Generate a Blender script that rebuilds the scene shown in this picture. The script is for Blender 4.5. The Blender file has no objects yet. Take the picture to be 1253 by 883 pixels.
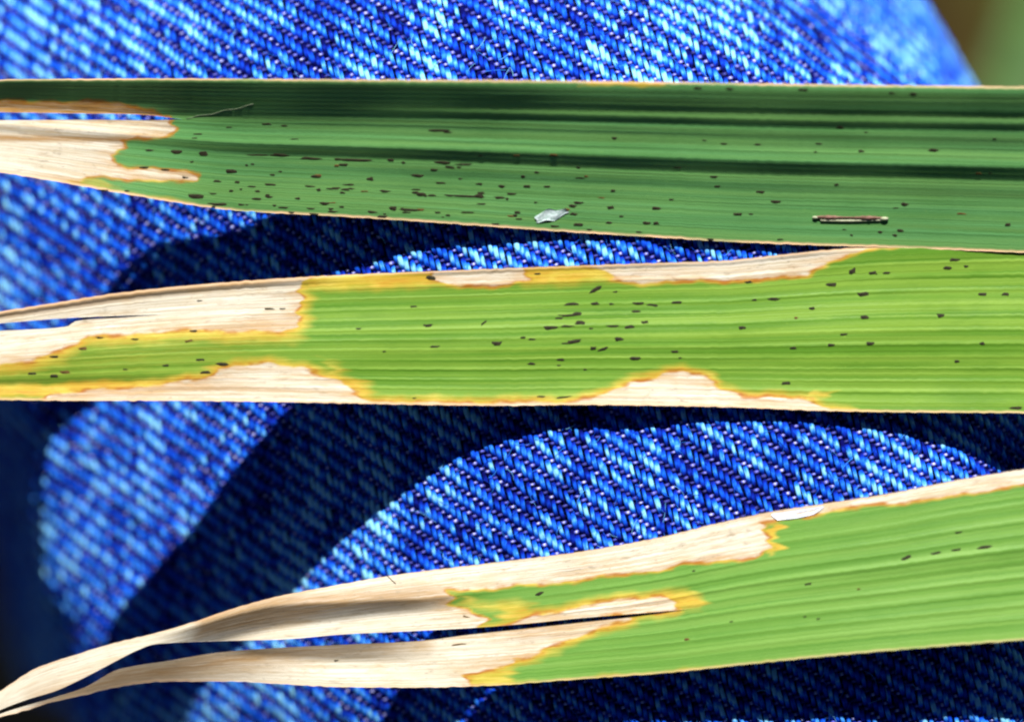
import bpy, math, random
import numpy as np
from mathutils import Vector

# ------------------------------------------------------------------ camera, light, exposure
S = 5.5e-5                      # metres covered by one photograph pixel at the leaves
PW, PH = 1253.0, 883.0
D = 0.29                        # lens to leaves
SUN_EL = 40.0
scene = bpy.context.scene
col = scene.collection
cam = bpy.data.cameras.new("camera")
cam.sensor_width = 36.0
cam.lens = 36.0 * D / (PW * S)
cam.clip_start = 0.01
cam.clip_end = 50.0
cam.dof.use_dof = True
cam.dof.focus_distance = D + 0.0012
cam.dof.aperture_fstop = 12.5
camo = bpy.data.objects.new("camera", cam)
camo.location = (0, 0, D)
col.objects.link(camo)
scene.camera = camo

world = bpy.data.worlds.new("World")
scene.world = world
world.use_nodes = True
wn = world.node_tree
bg = wn.nodes["Background"]
sky = wn.nodes.new("ShaderNodeTexSky")
sky.sky_type = 'NISHITA'
sky.sun_disc = False
sky.sun_elevation = math.radians(SUN_EL)
sky.sun_rotation = math.radians(0.0)
sky.altitude = 3500.0
sky.air_density = 0.25
sky.dust_density = 0.1
sky.ozone_density = 1.0
wn.links.new(sky.outputs[0], bg.inputs[0])
bg.inputs[1].default_value = 0.05

sun = bpy.data.lights.new("sun", 'SUN')
sun.energy = 5.0
sun.angle = math.radians(0.5)
sun.color = (1.0, 0.98, 0.94)
suno = bpy.data.objects.new("sun", sun)
suno.rotation_euler = (-math.radians(90 - SUN_EL), 0, 0)
suno.location = (0, 0.5, 0.5)
col.objects.link(suno)

scene.cycles.filter_width = 2.3
scene.view_settings.view_transform = 'Standard'
scene.view_settings.look = 'None'
scene.view_settings.gamma = 1.0
scene.view_settings.use_curve_mapping = False
scene.view_settings.exposure = 0.7

rng = np.random.default_rng(7)
random.seed(7)

# ------------------------------------------------------------------ helpers
def lin(r, g, b):
    def f(c):
        c /= 255.0
        return c / 12.92 if c <= 0.04045 else ((c + 0.055) / 1.055) ** 2.4
    return (f(r), f(g), f(b), 1.0)

def P(px, py, z):
    """photograph pixel + height (in pixel units above the leaf plane) -> metres"""
    k = (D - np.asarray(z) * S) / D
    return np.stack([(np.asarray(px) - PW / 2) * S * k, (PH / 2 - np.asarray(py)) * S * k, np.asarray(z) * S + 0 * np.asarray(px)], -1)

def mesh_np(name, v, f, smooth=True):
    """mesh from numpy arrays; f is (n,4) or a list of such arrays of equal width"""
    me = bpy.data.meshes.new(name)
    n, w = f.shape
    me.vertices.add(len(v))
    me.vertices.foreach_set("co", np.asarray(v, np.float32).ravel())
    me.loops.add(n * w)
    me.loops.foreach_set("vertex_index", f.astype(np.int32).ravel())
    me.polygons.add(n)
    me.polygons.foreach_set("loop_start", np.arange(0, n * w, w, dtype=np.int32))
    me.polygons.foreach_set("loop_total", np.full(n, w, np.int32))
    me.update(calc_edges=True)
    me.validate()
    if smooth:
        me.polygons.foreach_set("use_smooth", np.ones(len(me.polygons), bool))
    return me

def attr(me, name, arr):
    a = me.attributes.new(name, 'FLOAT', 'POINT')
    a.data.foreach_set("value", np.asarray(arr, np.float32).ravel())

def attr2(me, name, arr):
    a = me.attributes.new(name, 'FLOAT_VECTOR', 'POINT')
    a.data.foreach_set("vector", np.asarray(arr, np.float32).ravel())

def link(name, me, mat, parent=None, kind=None):
    o = bpy.data.objects.new(name, me)
    col.objects.link(o)
    if mat:
        me.materials.append(mat)
    if parent is not None:
        o.parent = parent
    if kind:
        o["kind"] = kind
    return o

def tag(o, label, cat, group=None):
    o["label"] = label
    o["category"] = cat
    if group:
        o["group"] = group

def pl(xs, pts):
    """smooth monotone-ish interpolation through points (pchip)"""
    p = np.asarray(pts, float)
    x, y = p[:, 0], p[:, 1]
    h = np.diff(x)
    d = np.diff(y) / h
    m = np.zeros_like(y)
    m[0], m[-1] = d[0], d[-1]
    for i in range(1, len(x) - 1):
        if d[i - 1] * d[i] > 0:
            w1 = 2 * h[i] + h[i - 1]
            w2 = h[i] + 2 * h[i - 1]
            m[i] = (w1 + w2) / (w1 / d[i - 1] + w2 / d[i])
    xs = np.asarray(xs, float)
    i = np.clip(np.searchsorted(x, xs) - 1, 0, len(x) - 2)
    t = (xs - x[i]) / h[i]
    return ((1 + 2 * t) * (1 - t) ** 2 * y[i] + t * (1 - t) ** 2 * h[i] * m[i]
            + t * t * (3 - 2 * t) * y[i + 1] + t * t * (t - 1) * h[i] * m[i + 1])

def sm(a, b, x):
    t = np.clip((np.asarray(x, float) - a) / (b - a), 0, 1)
    return t * t * (3 - 2 * t)

def poly_sd(px, py, poly):
    """signed distance (negative inside) of points to a polygon"""
    p = np.asarray(poly, float)
    q = np.roll(p, -1, 0)
    best = np.full(px.shape, 1e9)
    inside = np.zeros(px.shape, bool)
    for (ax, ay), (bx, by) in zip(p, q):
        ex, ey = bx - ax, by - ay
        t = np.clip(((px - ax) * ex + (py - ay) * ey) / (ex * ex + ey * ey + 1e-9), 0, 1)
        best = np.minimum(best, np.hypot(px - ax - t * ex, py - ay - t * ey))
        c = ((ay > py) != (by > py)) & (px < ex * (py - ay) / (ey + 1e-12) + ax)
        inside ^= c
    return np.where(inside, -best, best)

def noise1(x, seed, n=7, base=1.0):
    r = np.random.default_rng(int(seed) % 1000003)
    out = 0
    for k in range(n):
        out = out + np.sin(x * base * r.uniform(0.4, 2.2) + r.uniform(0, 6.28)) / n ** 0.5
    return out

class NT:
    """small helper to write node materials"""
    def __init__(self, name):
        self.m = bpy.data.materials.new(name)
        self.m.use_nodes = True
        self.t = self.m.node_tree
        self.t.nodes.clear()
        self.out = self.t.nodes.new("ShaderNodeOutputMaterial")
    def n(self, kind, **kw):
        nd = self.t.nodes.new(kind)
        for k, v in kw.items():
            setattr(nd, k, v)
        return nd
    def put(self, sock, v):
        if isinstance(v, bpy.types.NodeSocket):
            self.t.links.new(v, sock)
        else:
            sock.default_value = v
    def math(self, op, a, b=0.0, clamp=False):
        nd = self.n("ShaderNodeMath", operation=op, use_clamp=clamp)
        self.put(nd.inputs[0], a)
        self.put(nd.inputs[1], b)
        return nd.outputs[0]
    def mix(self, fac, a, b):
        nd = self.n("ShaderNodeMix", data_type='RGBA')
        self.put(nd.inputs[0], fac)
        self.put(nd.inputs[6], a)
        self.put(nd.inputs[7], b)
        return nd.outputs[2]
    def rng(self, x, a, b, c=0.0, d=1.0):
        nd = self.n("ShaderNodeMapRange", interpolation_type='SMOOTHSTEP')
        self.put(nd.inputs[0], x)
        for i, v in enumerate((a, b, c, d)):
            self.put(nd.inputs[i + 1], v)
        return nd.outputs[0]
    def attr(self, name, which=2):
        return self.n("ShaderNodeAttribute", attribute_name=name).outputs[which]
    def noise(self, vec, scale, detail=3.0, rough=0.55, stretch=(1, 1, 1), off=(0, 0, 0)):
        mp = self.n("ShaderNodeMapping")
        self.put(mp.inputs[0], vec)
        mp.inputs[1].default_value = off
        mp.inputs[3].default_value = stretch
        nd = self.n("ShaderNodeTexNoise")
        self.put(nd.inputs["Vector"], mp.outputs[0])
        nd.inputs["Scale"].default_value = scale
        nd.inputs["Detail"].default_value = detail
        nd.inputs["Roughness"].default_value = rough
        return nd.outputs[0]
    def bsdf(self, color, rough=0.6, spec=0.3, bump=None, bstr=0.3, bdist=1e-5):
        b = self.n("ShaderNodeBsdfPrincipled")
        self.put(b.inputs["Base Color"], color)
        self.put(b.inputs["Roughness"], rough)
        self.put(b.inputs["Specular IOR Level"], spec)
        if bump is not None:
            bp = self.n("ShaderNodeBump")
            bp.inputs["Strength"].default_value = bstr
            bp.inputs["Distance"].default_value = bdist
            self.put(bp.inputs["Height"], bump)
            self.t.links.new(bp.outputs[0], b.inputs["Normal"])
        return b
    def done(self, shader):
        self.t.links.new(shader, self.out.inputs[0])
        return self.m

# ------------------------------------------------------------------ materials
def leaf_material(name, g_dark, g_light, g_vein, yellow=(200, 174, 54), trans=0.07):
    k = NT(name)
    uv = k.attr("leaf_uv", 1)
    sd, yel, edge = k.attr("lesion"), k.attr("yellowing"), k.attr("edge")
    vein = k.attr("vein")
    n_long = k.noise(uv, 1.0, 4, 0.6, (0.022, 0.30, 1))
    n_fine = k.noise(uv, 1.0, 3, 0.6, (0.0022, 0.50, 1), (13, 5, 0))
    n_blot = k.noise(uv, 1.0, 4, 0.6, (0.018, 0.03, 1), (3, 50, 0))
    n_grain = k.noise(uv, 1.0, 2, 0.7, (0.22, 0.45, 1), (7, 9, 0))
    sdn = k.math('ADD', sd, k.math('MULTIPLY', k.math('SUBTRACT', n_long, 0.5), 7.0))
    # living tissue
    g = k.mix(k.rng(n_fine, 0.32, 0.68), lin(*g_dark), lin(*g_light))
    g = k.mix(k.math('MULTIPLY', k.rng(n_blot, 0.35, 0.75), 0.30), g, lin(*g_light))
    n_band = k.noise(uv, 1.0, 2, 0.5, (0.0015, 0.085, 1), (5, 61, 0))
    g = k.mix(k.math('MULTIPLY', k.rng(n_band, 0.35, 0.68), 0.45), g, lin(*g_vein))
    g = k.mix(k.math('MULTIPLY', vein, k.rng(n_blot, 0.3, 0.7, 0.1, 0.5)), g, lin(*g_vein))
    g = k.mix(k.math('MULTIPLY', k.rng(n_grain, 0.55, 0.8), 0.22), g, lin(*g_dark))
    fleck = k.noise(uv, 1.0, 2, 0.6, (0.10, 0.30, 1), (51, 14, 0))
    g = k.mix(k.math('MULTIPLY', k.rng(fleck, 0.66, 0.76), 0.35), g, lin(*g_vein))
    mott = k.noise(uv, 1.0, 4, 0.65, (0.008, 0.022, 1), (90, 40, 0))
    g = k.mix(k.math('MULTIPLY', k.rng(mott, 0.5, 0.72), 0.35), g, lin(*g_dark))
    # yellow halo
    yl = k.math('ADD', yel, k.math('MULTIPLY', k.math('SUBTRACT', n_long, 0.5), 0.55))
    ymask = k.math('MULTIPLY', k.math('MULTIPLY', k.rng(yl, 0.05, 1.05), k.rng(yel, 0.0, 0.25)), 0.94)
    c = k.mix(ymask, g, k.mix(k.rng(n_long, 0.3, 0.7), lin(*yellow), k.mix(k.rng(n_blot, 0.4, 0.65), lin(yellow[0], yellow[1] - 28, yellow[2] - 6), lin(226, 200, 92))))
    # brown rim of the dead patches
    rim = k.math('MULTIPLY', k.rng(sdn, -3.2, -0.2), k.rng(sdn, 5.0, 0.8))
    rim = k.math('MULTIPLY', rim, k.rng(k.math('ADD', k.noise(uv, 1.0, 3, 0.6, (0.03, 0.05, 1), (83, 20, 0)), k.math('MULTIPLY', k.attr("rim"), 0.3)), 0.55, 0.82))
    # dead, bleached tissue
    fib = k.noise(uv, 1.0, 4, 0.65, (0.006, 0.42, 1), (31, 2, 0))
    dead = k.mix(k.rng(fib, 0.38, 0.66), lin(200, 187, 160), lin(238, 232, 217))
    dead = k.mix(k.math('MULTIPLY', k.rng(n_blot, 0.48, 0.76), 0.5), dead, lin(204, 176, 130))
    dead = k.mix(k.math('MULTIPLY', k.attr("tan"), k.rng(n_long, 0.1, 0.6)), dead, lin(158, 114, 50))  # tan tissue, and the brown shade of folds painted in
    stain = k.noise(uv, 1.0, 5, 0.68, (0.011, 0.06, 1), (9, 120, 0))
    dead = k.mix(k.math('MULTIPLY', k.rng(stain, 0.56, 0.68), 0.5), dead, lin(168, 132, 84))
    inner = k.math('MULTIPLY', k.rng(sdn, -26.0, -1.0), k.rng(k.noise(uv, 1.0, 3, 0.6, (0.02, 0.12, 1), (44, 8, 0)), 0.35, 0.65))
    dead = k.mix(k.math('MULTIPLY', inner, 0.6), dead, lin(196, 152, 94))
    grey = k.noise(uv, 1.0, 4, 0.7, (0.05, 0.11, 1), (22, 77, 0))
    dead = k.mix(k.math('MULTIPLY', k.rng(grey, 0.55, 0.70), 0.5), dead, lin(140, 124, 100))
    dark_streak = k.noise(uv, 1.0, 2, 0.5, (0.012, 0.5, 1), (71, 33, 0))
    dead = k.mix(k.math('MULTIPLY', k.rng(dark_streak, 0.58, 0.72), 0.5), dead, lin(128, 92, 58))
    pep = k.noise(uv, 1.0, 1, 0.5, (0.16, 0.33, 1), (17, 91, 0))
    dead = k.mix(k.math('MULTIPLY', k.rng(pep, 0.70, 0.78), 0.6), dead, lin(96, 80, 70))
    c = k.mix(k.rng(sdn, 1.2, -2.0), c, dead)
    c = k.mix(k.math('MULTIPLY', rim, 0.85), c, lin(166, 96, 30))
    # thin pale margin
    em = k.math('MULTIPLY', k.rng(edge, 3.8, 1.2), k.rng(k.noise(uv, 1.0, 3, 0.6, (0.012, 0.0, 1)), 0.3, 0.6, 0.35, 1.0))
    c = k.mix(k.math('MULTIPLY', em, k.attr("margin")), c, lin(226, 184, 142))
    h = k.math('ADD', k.math('MULTIPLY', n_fine, 1.0), k.math('MULTIPLY', n_grain, 0.35))
    b = k.bsdf(c, k.rng(n_grain, 0.2, 0.8, 0.42, 0.6), 0.22, h, 0.55, 6e-5)
    tr = k.n("ShaderNodeBsdfTranslucent")
    k.put(tr.inputs[0], c)
    mx = k.n("ShaderNodeMixShader")
    mx.inputs[0].default_value = trans
    k.t.links.new(b.outputs[0], mx.inputs[1])
    k.t.links.new(tr.outputs[0], mx.inputs[2])
    return k.done(mx.outputs[0])

def plain(name, c1, c2, scale=4000.0, rough=0.7, spec=0.2, stretch=(1, 1, 1), bstr=0.4, bdist=2e-5):
    k = NT(name)
    tc = k.n("ShaderNodeTexCoord").outputs["Object"]
    n = k.noise(tc, scale, 3, 0.6, stretch)
    return k.done(k.bsdf(k.mix(k.rng(n, 0.3, 0.7), lin(*c1), lin(*c2)), rough, spec, n, bstr, bdist).outputs[0])

def yarn_material(name, stops, rough=0.9):
    k = NT(name)
    uv = k.attr("yarn_uv", 1)
    tone = k.attr("tone")
    hair = k.noise(uv, 1.0, 3, 0.6, (0.16, 1.3, 1))
    f = k.math('ADD', tone, k.math('MULTIPLY', k.math('SUBTRACT', hair, 0.5), 0.8), True)
    rp = k.n("ShaderNodeValToRGB")
    k.put(rp.inputs[0], f)
    cr = rp.color_ramp
    cr.elements[0].position, cr.elements[0].color = stops[0][0], lin(*stops[0][1])
    cr.elements[1].position, cr.elements[1].color = stops[-1][0], lin(*stops[-1][1])
    for p, c in stops[1:-1]:
        e = cr.elements.new(p)
        e.color = lin(*c)
    return k.done(k.bsdf(rp.outputs[0], rough, 0.05, hair, 0.6, 3e-5).outputs[0])

M_warp = yarn_material("indigo_yarn", [(0.0, (6, 8, 82)), (0.28, (14, 40, 168)), (0.58, (20, 92, 232)), (0.8, (62, 154, 252)), (1.0, (146, 220, 255))])
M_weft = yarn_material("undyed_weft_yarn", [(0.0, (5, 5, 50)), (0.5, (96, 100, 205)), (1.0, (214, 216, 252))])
M_back = plain("denim_shadow_side", (6, 7, 40), (10, 14, 66), 3000)  # dark navy paints the shade in the gaps between yarns
M_spot = plain("black_smut_crust", (26, 25, 18), (58, 54, 36), 9000, 0.75, 0.15)
M_spot_brown = plain("brown_smut_crust", (70, 48, 24), (110, 84, 44), 9000, 0.75, 0.15)
M_leaf_a = leaf_material("dark_green_leaf", (74, 126, 64), (96, 154, 92), (122, 166, 86), trans=0.05)
M_leaf_b = leaf_material("light_green_leaf", (74, 120, 24), (98, 144, 40), (148, 178, 68))
M_leaf_c = leaf_material("pale_green_leaf", (80, 130, 44), (106, 152, 60), (136, 174, 82))

# ------------------------------------------------------------------ trouser leg
SK = 0.41                                        # slant of the thigh's axis in the picture
HP = [(-900, 3300), (-420, 1900), (-300, 1400), (-200, 960), (-120, 610), (-60, 420), (0, 350), (100, 287), (200, 235), (300, 168), (400, 113), (500, 66),
      (600, 33), (700, 14), (850, 4), (950, 2), (1020, 2)]
X0, RC = 1020.0, 425.0

_tab = np.linspace(-900, 2600, 7001)
_u = np.clip((_tab - X0) / RC, 0, None)
_th = np.minimum(_u, math.radians(97))
_ov = np.clip(_u - math.radians(97), 0, None) * RC
_X = np.where(_tab < X0, _tab, X0 + RC * np.sin(_th) + _ov * math.cos(math.radians(97)))
_Z = np.where(_tab < X0, -pl(np.minimum(_tab, X0), HP), -2 - RC * (1 - np.cos(_th)) - _ov * math.sin(math.radians(97)))
_dX, _dZ = np.gradient(_X), np.gradient(_Z)
_ln = np.hypot(_dX, _dZ)
_NX, _NZ = -_dZ / _ln, _dX / _ln

def sag(xe, y, s=None):
    """the cloth rolls away sooner towards the top right"""
    fold = 0 if s is None else 330.0 * sm(34, -92, s) * sm(420, 580, y)
    return fold + 190.0 * sm(330, -60, y) * sm(930, 1460, xe) + 0.0016 * np.clip(190 - y, 0, 400) ** 2 + 0.0010 * np.clip(y - 760, 0, 400) ** 2

def wrinkle(s, y):
    return (2.2 * np.sin(s * 0.021 + y * 0.012 + 1) + 1.6 * np.sin(s * 0.013 - y * 0.027 + 2.2) + 1.0 * np.sin(s * 0.05 + y * 0.043))

def denim(s, y, h):
    """surface parameter (pixels) + height above the cloth -> metres"""
    xe = s - SK * (y - 550)
    X, Z = np.interp(xe, _tab, _X), np.interp(xe, _tab, _Z)
    nx, nz = np.interp(xe, _tab, _NX), np.interp(xe, _tab, _NZ)
    hh = h + wrinkle(s, y)
    Z = Z - sag(xe, y, s)
    px = s + (X - xe) + hh * nx / 1.08
    py = y - SK * hh * nx / 1.08
    z = Z + hh * nz - 8.0
    return np.stack([(px - PW / 2) * S, (PH / 2 - py) * S, z * S], -1)

def denim_z(px, py):
    xe = np.asarray(px) - SK * (np.asarray(py) - 550)
    z = np.interp(xe, _X[:4600], _Z[:4600])
    return z + wrinkle(px, py) - sag(xe, py) - 8.0

WS, FS = 6.1, 7.0                                # warp and weft spacing in pixels
wd, fd = np.array([0.26, 0.966]), np.array([0.966, -0.26])
A = 1.8

def grid_faces(n, m):
    i, j = np.meshgrid(np.arange(n - 1), np.arange(m - 1), indexing='ij')
    a = (i * m + j).ravel()
    return np.stack([a, a + m, a + m + 1, a + 1], -1)

# backing cloth: the thing itself
sx = np.concatenate([np.linspace(-1000, 1000, 80), np.linspace(1040, 2500, 60)])
sy = np.linspace(-330, 1300, 60)
gs, gy = np.meshgrid(sx + 0, sy, indexing='ij')
xe_min = -850
gs2 = np.maximum(gs + SK * (gy - 550), xe_min + SK * (gy - 550) + 5)
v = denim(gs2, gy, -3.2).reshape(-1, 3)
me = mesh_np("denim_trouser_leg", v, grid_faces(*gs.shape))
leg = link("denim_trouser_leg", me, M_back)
tag(leg, "faded blue denim trouser leg of coarse twill under the three leaf blades", "trousers")

def yarns(name, mat, kind):
    V, F, T, U = [], [], [], []
    base = 0
    warp = kind == "warp"
    ang = np.radians([-28, 18, 62, 118, 162, 208]) if warp else np.radians([-10, 60, 120, 190])
    m = len(ang)
    if warp:
        ids = range(-90, 330)
    else:
        ids = range(-60, 220)
    for i in ids:
        # line in the cloth: point = c + i*spacing*across + t*along
        if warp:
            across, along, sp, other = fd, wd, WS, FS
        else:
            across, along, sp, other = wd, fd, FS, WS
        c0 = np.array([0.0, 0.0]) + across * sp * i
        # stations: denser round each dip / rise
        L0, L1 = (-260, 1300) if warp else (-560, 2100)
        j0, j1 = int(L0 / other), int(L1 / other)
        # crossing j on this yarn with the roles swapped where (j - i) % 4 == 0
        js = np.arange(j0, j1)
        js = js[((js - i) % 4) == 0]
        offs = np.array([-1.45, -0.95, -0.5, 0.0, 0.5, 0.95, 1.45, 2.0]) if warp else np.array([-1.1, -0.55, 0.0, 0.55, 1.1, 2.0])
        t = (js[:, None] + offs[None, :]).ravel()
        o = np.tile(offs, len(js))
        flid = np.where(o > 0, np.repeat(js, len(offs)), np.repeat(js, len(offs)) - 4)
        tt = t * other
        s = c0[0] + along[0] * tt
        y = c0[1] + along[1] * tt
        # keep what can be seen or nearly so
        xe = s - SK * (y - 550)
        ok = (xe > -390) & (xe < 1950) & (y > -150) & (y < 1010) & (s > -230) & (s < 2100)
        if ok.sum() < 4:
            continue
        k0, k1 = np.argmax(ok), len(ok) - np.argmax(ok[::-1])
        s, y, o, flid, tt = s[k0:k1], y[k0:k1], o[k0:k1], flid[k0:k1], tt[k0:k1]
        hump = np.exp(-(o / (0.66 if warp else 0.6)) ** 2)
        h = A * (1 - 2.1 * hump) if warp else A * (-1.0 + 1.95 * hump)
        if warp:
            h = h + 0.35 * np.sin((np.abs(o) - 0.9) * 1.4) + 0.9 * (np.abs(np.sin(flid * 7.31 + i * 3.77) * 517.3) % 1.0 - 0.5) * (1 - hump)
        # slubs and wandering
        wob = 1.0 * noise1(tt, i * 3 + (0 if warp else 9000), 5, 0.05)
        thick = 1 + 0.17 * noise1(tt, i * 7 + (1 if warp else 9001), 5, 0.035)
        r1 = (2.9 if warp else 2.4) * thick * (1 - 0.22 * hump if warp else 1 - 0.25 * hump)
        r2 = (1.9 if warp else 1.9) * thick
        cx = s + across[0] * wob
        cy = y + across[1] * wob
        off = np.cos(ang)[None, :] * r1[:, None]
        hgt = h[:, None] + np.sin(ang)[None, :] * r2[:, None]
        ss = cx[:, None] + across[0] * off
        yy = cy[:, None] + across[1] * off
        v = denim(ss, yy, hgt)
        n = len(s)
        # tone: each float of the yarn differs, with slow worn patches, and shade painted into the dips
        r = np.abs(np.sin(flid * 12.9898 + i * 78.233) * 43758.5453) % 1.0
        ry = (math.sin(i * 91.7) * 4375.85) % 1.0
        if warp:
            r3 = np.abs(np.sin(flid * 39.42 + i * 11.13) * 9631.77) % 1.0
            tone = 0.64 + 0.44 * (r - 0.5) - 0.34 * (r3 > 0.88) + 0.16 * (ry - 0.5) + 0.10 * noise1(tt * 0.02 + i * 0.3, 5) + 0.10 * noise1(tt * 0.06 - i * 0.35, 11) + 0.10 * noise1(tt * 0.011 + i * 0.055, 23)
            tone = tone + 0.10 - 0.72 * np.exp(-(o / 1.0) ** 2) + 0.14 * np.clip(1 - np.abs(np.abs(o) - 2.0) / 1.0, 0, 1)  # dips painted dark as shaded recesses, float crowns painted lighter
        else:
            tone = -0.08 + (0.25 + 0.85 * r) * hump ** 1.5  # weft darkened in colour where it lies recessed under the warp
        V.append(v.reshape(-1, 3))
        F.append(grid_faces(n, m) + base)
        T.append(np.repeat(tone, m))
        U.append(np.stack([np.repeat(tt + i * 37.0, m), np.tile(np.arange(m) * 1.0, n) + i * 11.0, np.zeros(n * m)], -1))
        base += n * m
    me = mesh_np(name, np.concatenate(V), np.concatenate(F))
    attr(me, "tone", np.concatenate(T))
    attr2(me, "yarn_uv", np.concatenate(U))
    return link(name, me, mat, leg, "stuff")

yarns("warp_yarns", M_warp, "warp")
yarns("weft_yarns", M_weft, "weft")

def lint():
    """short stray fibres raised from the worn surface of the cloth"""
    n, m, sides = 2600, 6, 3
    g = np.random.default_rng(5)
    s0, y0 = g.uniform(-60, 1400, n), g.uniform(-30, 920, n)
    an = math.radians(75) + g.normal(0, 0.75, n)
    ln = g.uniform(7, 26, n)
    bend = g.normal(0, 0.9, n)
    t = np.linspace(-0.5, 0.5, m)
    a = an[:, None] + bend[:, None] * t[None, :]
    st = ln[:, None] / (m - 1)
    cs = s0[:, None] + np.cumsum(np.cos(a) * st, 1)
    cy = y0[:, None] + np.cumsum(np.sin(a) * st, 1)
    h = 3.6 + g.uniform(0, 1.6, n)[:, None] * (1 - (2 * t[None, :]) ** 2) + g.normal(0, 0.25, (n, m))
    rad = g.uniform(0.22, 0.42, n)[:, None]
    V = []
    for q in range(sides):
        w = 2 * math.pi * q / sides
        V.append(denim(cs - np.sin(a) * rad * math.cos(w), cy + np.cos(a) * rad * math.cos(w), h + rad * math.sin(w)))
    V = np.stack(V, 2).reshape(-1, 3)
    f = []
    for q in range(sides):
        b0 = (np.arange(n)[:, None] * m + np.arange(m - 1)[None, :]).ravel() * sides
        q2 = (q + 1) % sides
        f.append(np.stack([b0 + q, b0 + q2, b0 + sides + q2, b0 + sides + q], -1))
    me = mesh_np("lint_fibres", V, np.concatenate(f))
    attr(me, "tone", np.repeat(np.clip(g.normal(0.62, 0.2, n), 0.1, 1), m * sides))
    attr2(me, "yarn_uv", np.repeat(np.stack([s0, y0, 0 * s0], -1), m * sides, 0))
    link("lint_fibres", me, M_warp, leg, "stuff")

lint()

# ------------------------------------------------------------------ leaf blades
class Leaf:
    pass

def build_leaf(spec):
    """one blade with real thickness, corrugated along its veins, slit where it is torn"""
    xs = np.arange(-140, 1396, 4.0)
    top, bot = pl(xs, spec["top"]), pl(xs, spec["bottom"])
    top = top + 0.30 * noise1(xs, spec["seed"] * 31, 9, 0.25)
    bot = bot + 0.30 * noise1(xs, spec["seed"] * 57, 9, 0.25)
    st, sb = spec["slot_top"], spec["slot_bottom"]
    xtip = spec["tip"]
    # rows: upper piece nu rows, lower piece nl rows
    nu, nl = spec["rows"]
    slot_t = np.where(xs <= xtip, pl(np.minimum(xs, xtip), st), 0)
    slot_b = np.where(xs <= xtip, pl(np.minimum(xs, xtip), sb), 0)
    # right of the tip the dividing row keeps its share of the width
    vt = (pl([xtip], st)[0] - np.interp(xtip, xs, top)) / (np.interp(xtip, xs, bot) - np.interp(xtip, xs, top))
    div = top + vt * (bot - top)
    slot_t = np.where(xs <= xtip, slot_t, div)
    slot_b = np.where(xs <= xtip, np.maximum(slot_b, slot_t + 0.01), div)
    a = np.linspace(0, 1, nu)[None, :]
    b = np.linspace(0, 1, nl)[None, :]
    yu = top[:, None] * (1 - a) + slot_t[:, None] * a
    yl = slot_b[:, None] * (1 - b) + bot[:, None] * b
    Y = np.concatenate([yu, yl], 1)
    # ragged outer edge, a fraction of a pixel to a pixel and a half
    X = np.repeat(xs[:, None], Y.shape[1], 1)
    vv = (Y - top[:, None]) / (bot - top)[:, None]
    slope = spec["slope"](X, vv, Y, np.concatenate([np.ones(nu), np.zeros(nl)])[None, :] * np.ones_like(Y))
    dy = np.diff(Y, axis=1)
    seg = 0.5 * (slope[:, 1:] + slope[:, :-1]) * dy
    Z = np.zeros_like(Y)
    Z[:, :-1] = np.cumsum(seg[:, ::-1], 1)[:, ::-1]        # height above the lower edge
    piv = spec.get("pivot", 1.0)
    jp = int(piv * (Y.shape[1] - 1))
    Z = Z - Z[:, jp:jp + 1] + spec["base"](xs)[:, None]
    Z += 0.8 * np.sin(X * 0.011 + vv * 2.0 + spec["seed"]) + 0.5 * np.sin(X * 0.031 + vv * 5 + spec["seed"] * 2)
    th = 3.6
    # settle the blade on the cloth
    gap = (Z - th) - denim_z(X, Y)
    inside = (X > 0) & (X < 1253)
    Z = Z - gap[inside].min() + 4.6 + spec.get("lift", 0)
    n, m = Y.shape
    edge = np.minimum(Y - top[:, None], bot[:, None] - Y)
    V = np.concatenate([P(X, Y, Z).reshape(-1, 3), P(X, Y, Z - th * np.clip(0.35 + np.minimum(edge, 12) / 18, 0, 1)).reshape(-1, 3)])
    N = n * m
    idx = np.arange(N).reshape(n, m)
    f1 = np.concatenate([grid_faces(n, nu) // nu * m + grid_faces(n, nu) % nu,
                         (grid_faces(n, nl) // nl * m + grid_faces(n, nl) % nl) + nu])
    faces = [f1[:, ::-1] * 1, f1 + N]
    def wall(line, flip):
        a0, a1 = line[:-1], line[1:]
        q = np.stack([a0, a1, a1 + N, a0 + N], -1)
        faces.append(q[:, ::-1] if flip else q)
    wall(idx[:, 0], True)
    wall(idx[:, m - 1], False)
    ks = int(np.searchsorted(xs, xtip)) + 1
    wall(idx[:ks, nu - 1], False)
    wall(idx[:ks, nu], True)
    for r, fl in ((0, False), (n - 1, True)):
        wall(idx[r, :nu], fl)
        wall(idx[r, nu:], fl)
    # stitch the two halves beyond the tear
    a0, a1 = idx[ks - 1:-1, nu - 1], idx[ks:, nu - 1]
    c0, c1 = idx[ks - 1:-1, nu], idx[ks:, nu]
    # right of the tear both rows coincide: weld by remapping
    F = np.concatenate(faces)
    remap = np.arange(2 * N)
    remap[idx[ks:, nu]] = idx[ks:, nu - 1]
    remap[idx[ks:, nu] + N] = idx[ks:, nu - 1] + N
    F = remap[F]
    org = np.array([0.0, 0.0, 0.0])
    jx = int(np.argmin(np.abs(xs - 900)))
    org = V[idx[jx, m - 1]].copy()
    me = mesh_np(spec["name"], V - org, F)
    # pattern of dead and yellowed tissue, plus painted fold shade, as distances in pixels
    sd = np.full(X.shape, 60.0)
    yel = np.zeros_like(X)
    tan = np.zeros_like(X)
    wx = 3.0 * np.sin(Y * 0.23 + X * 0.02 + 1) + 2.5 * np.sin(Y * 0.51 - X * 0.03) + 0.8 * np.sin(Y * 0.95 + 2)
    wy = 1.1 * np.sin(X * 0.06 + 1) + 0.8 * np.sin(X * 0.137 + Y * 0.1) + 0.5 * np.sin(X * 0.31)
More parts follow.
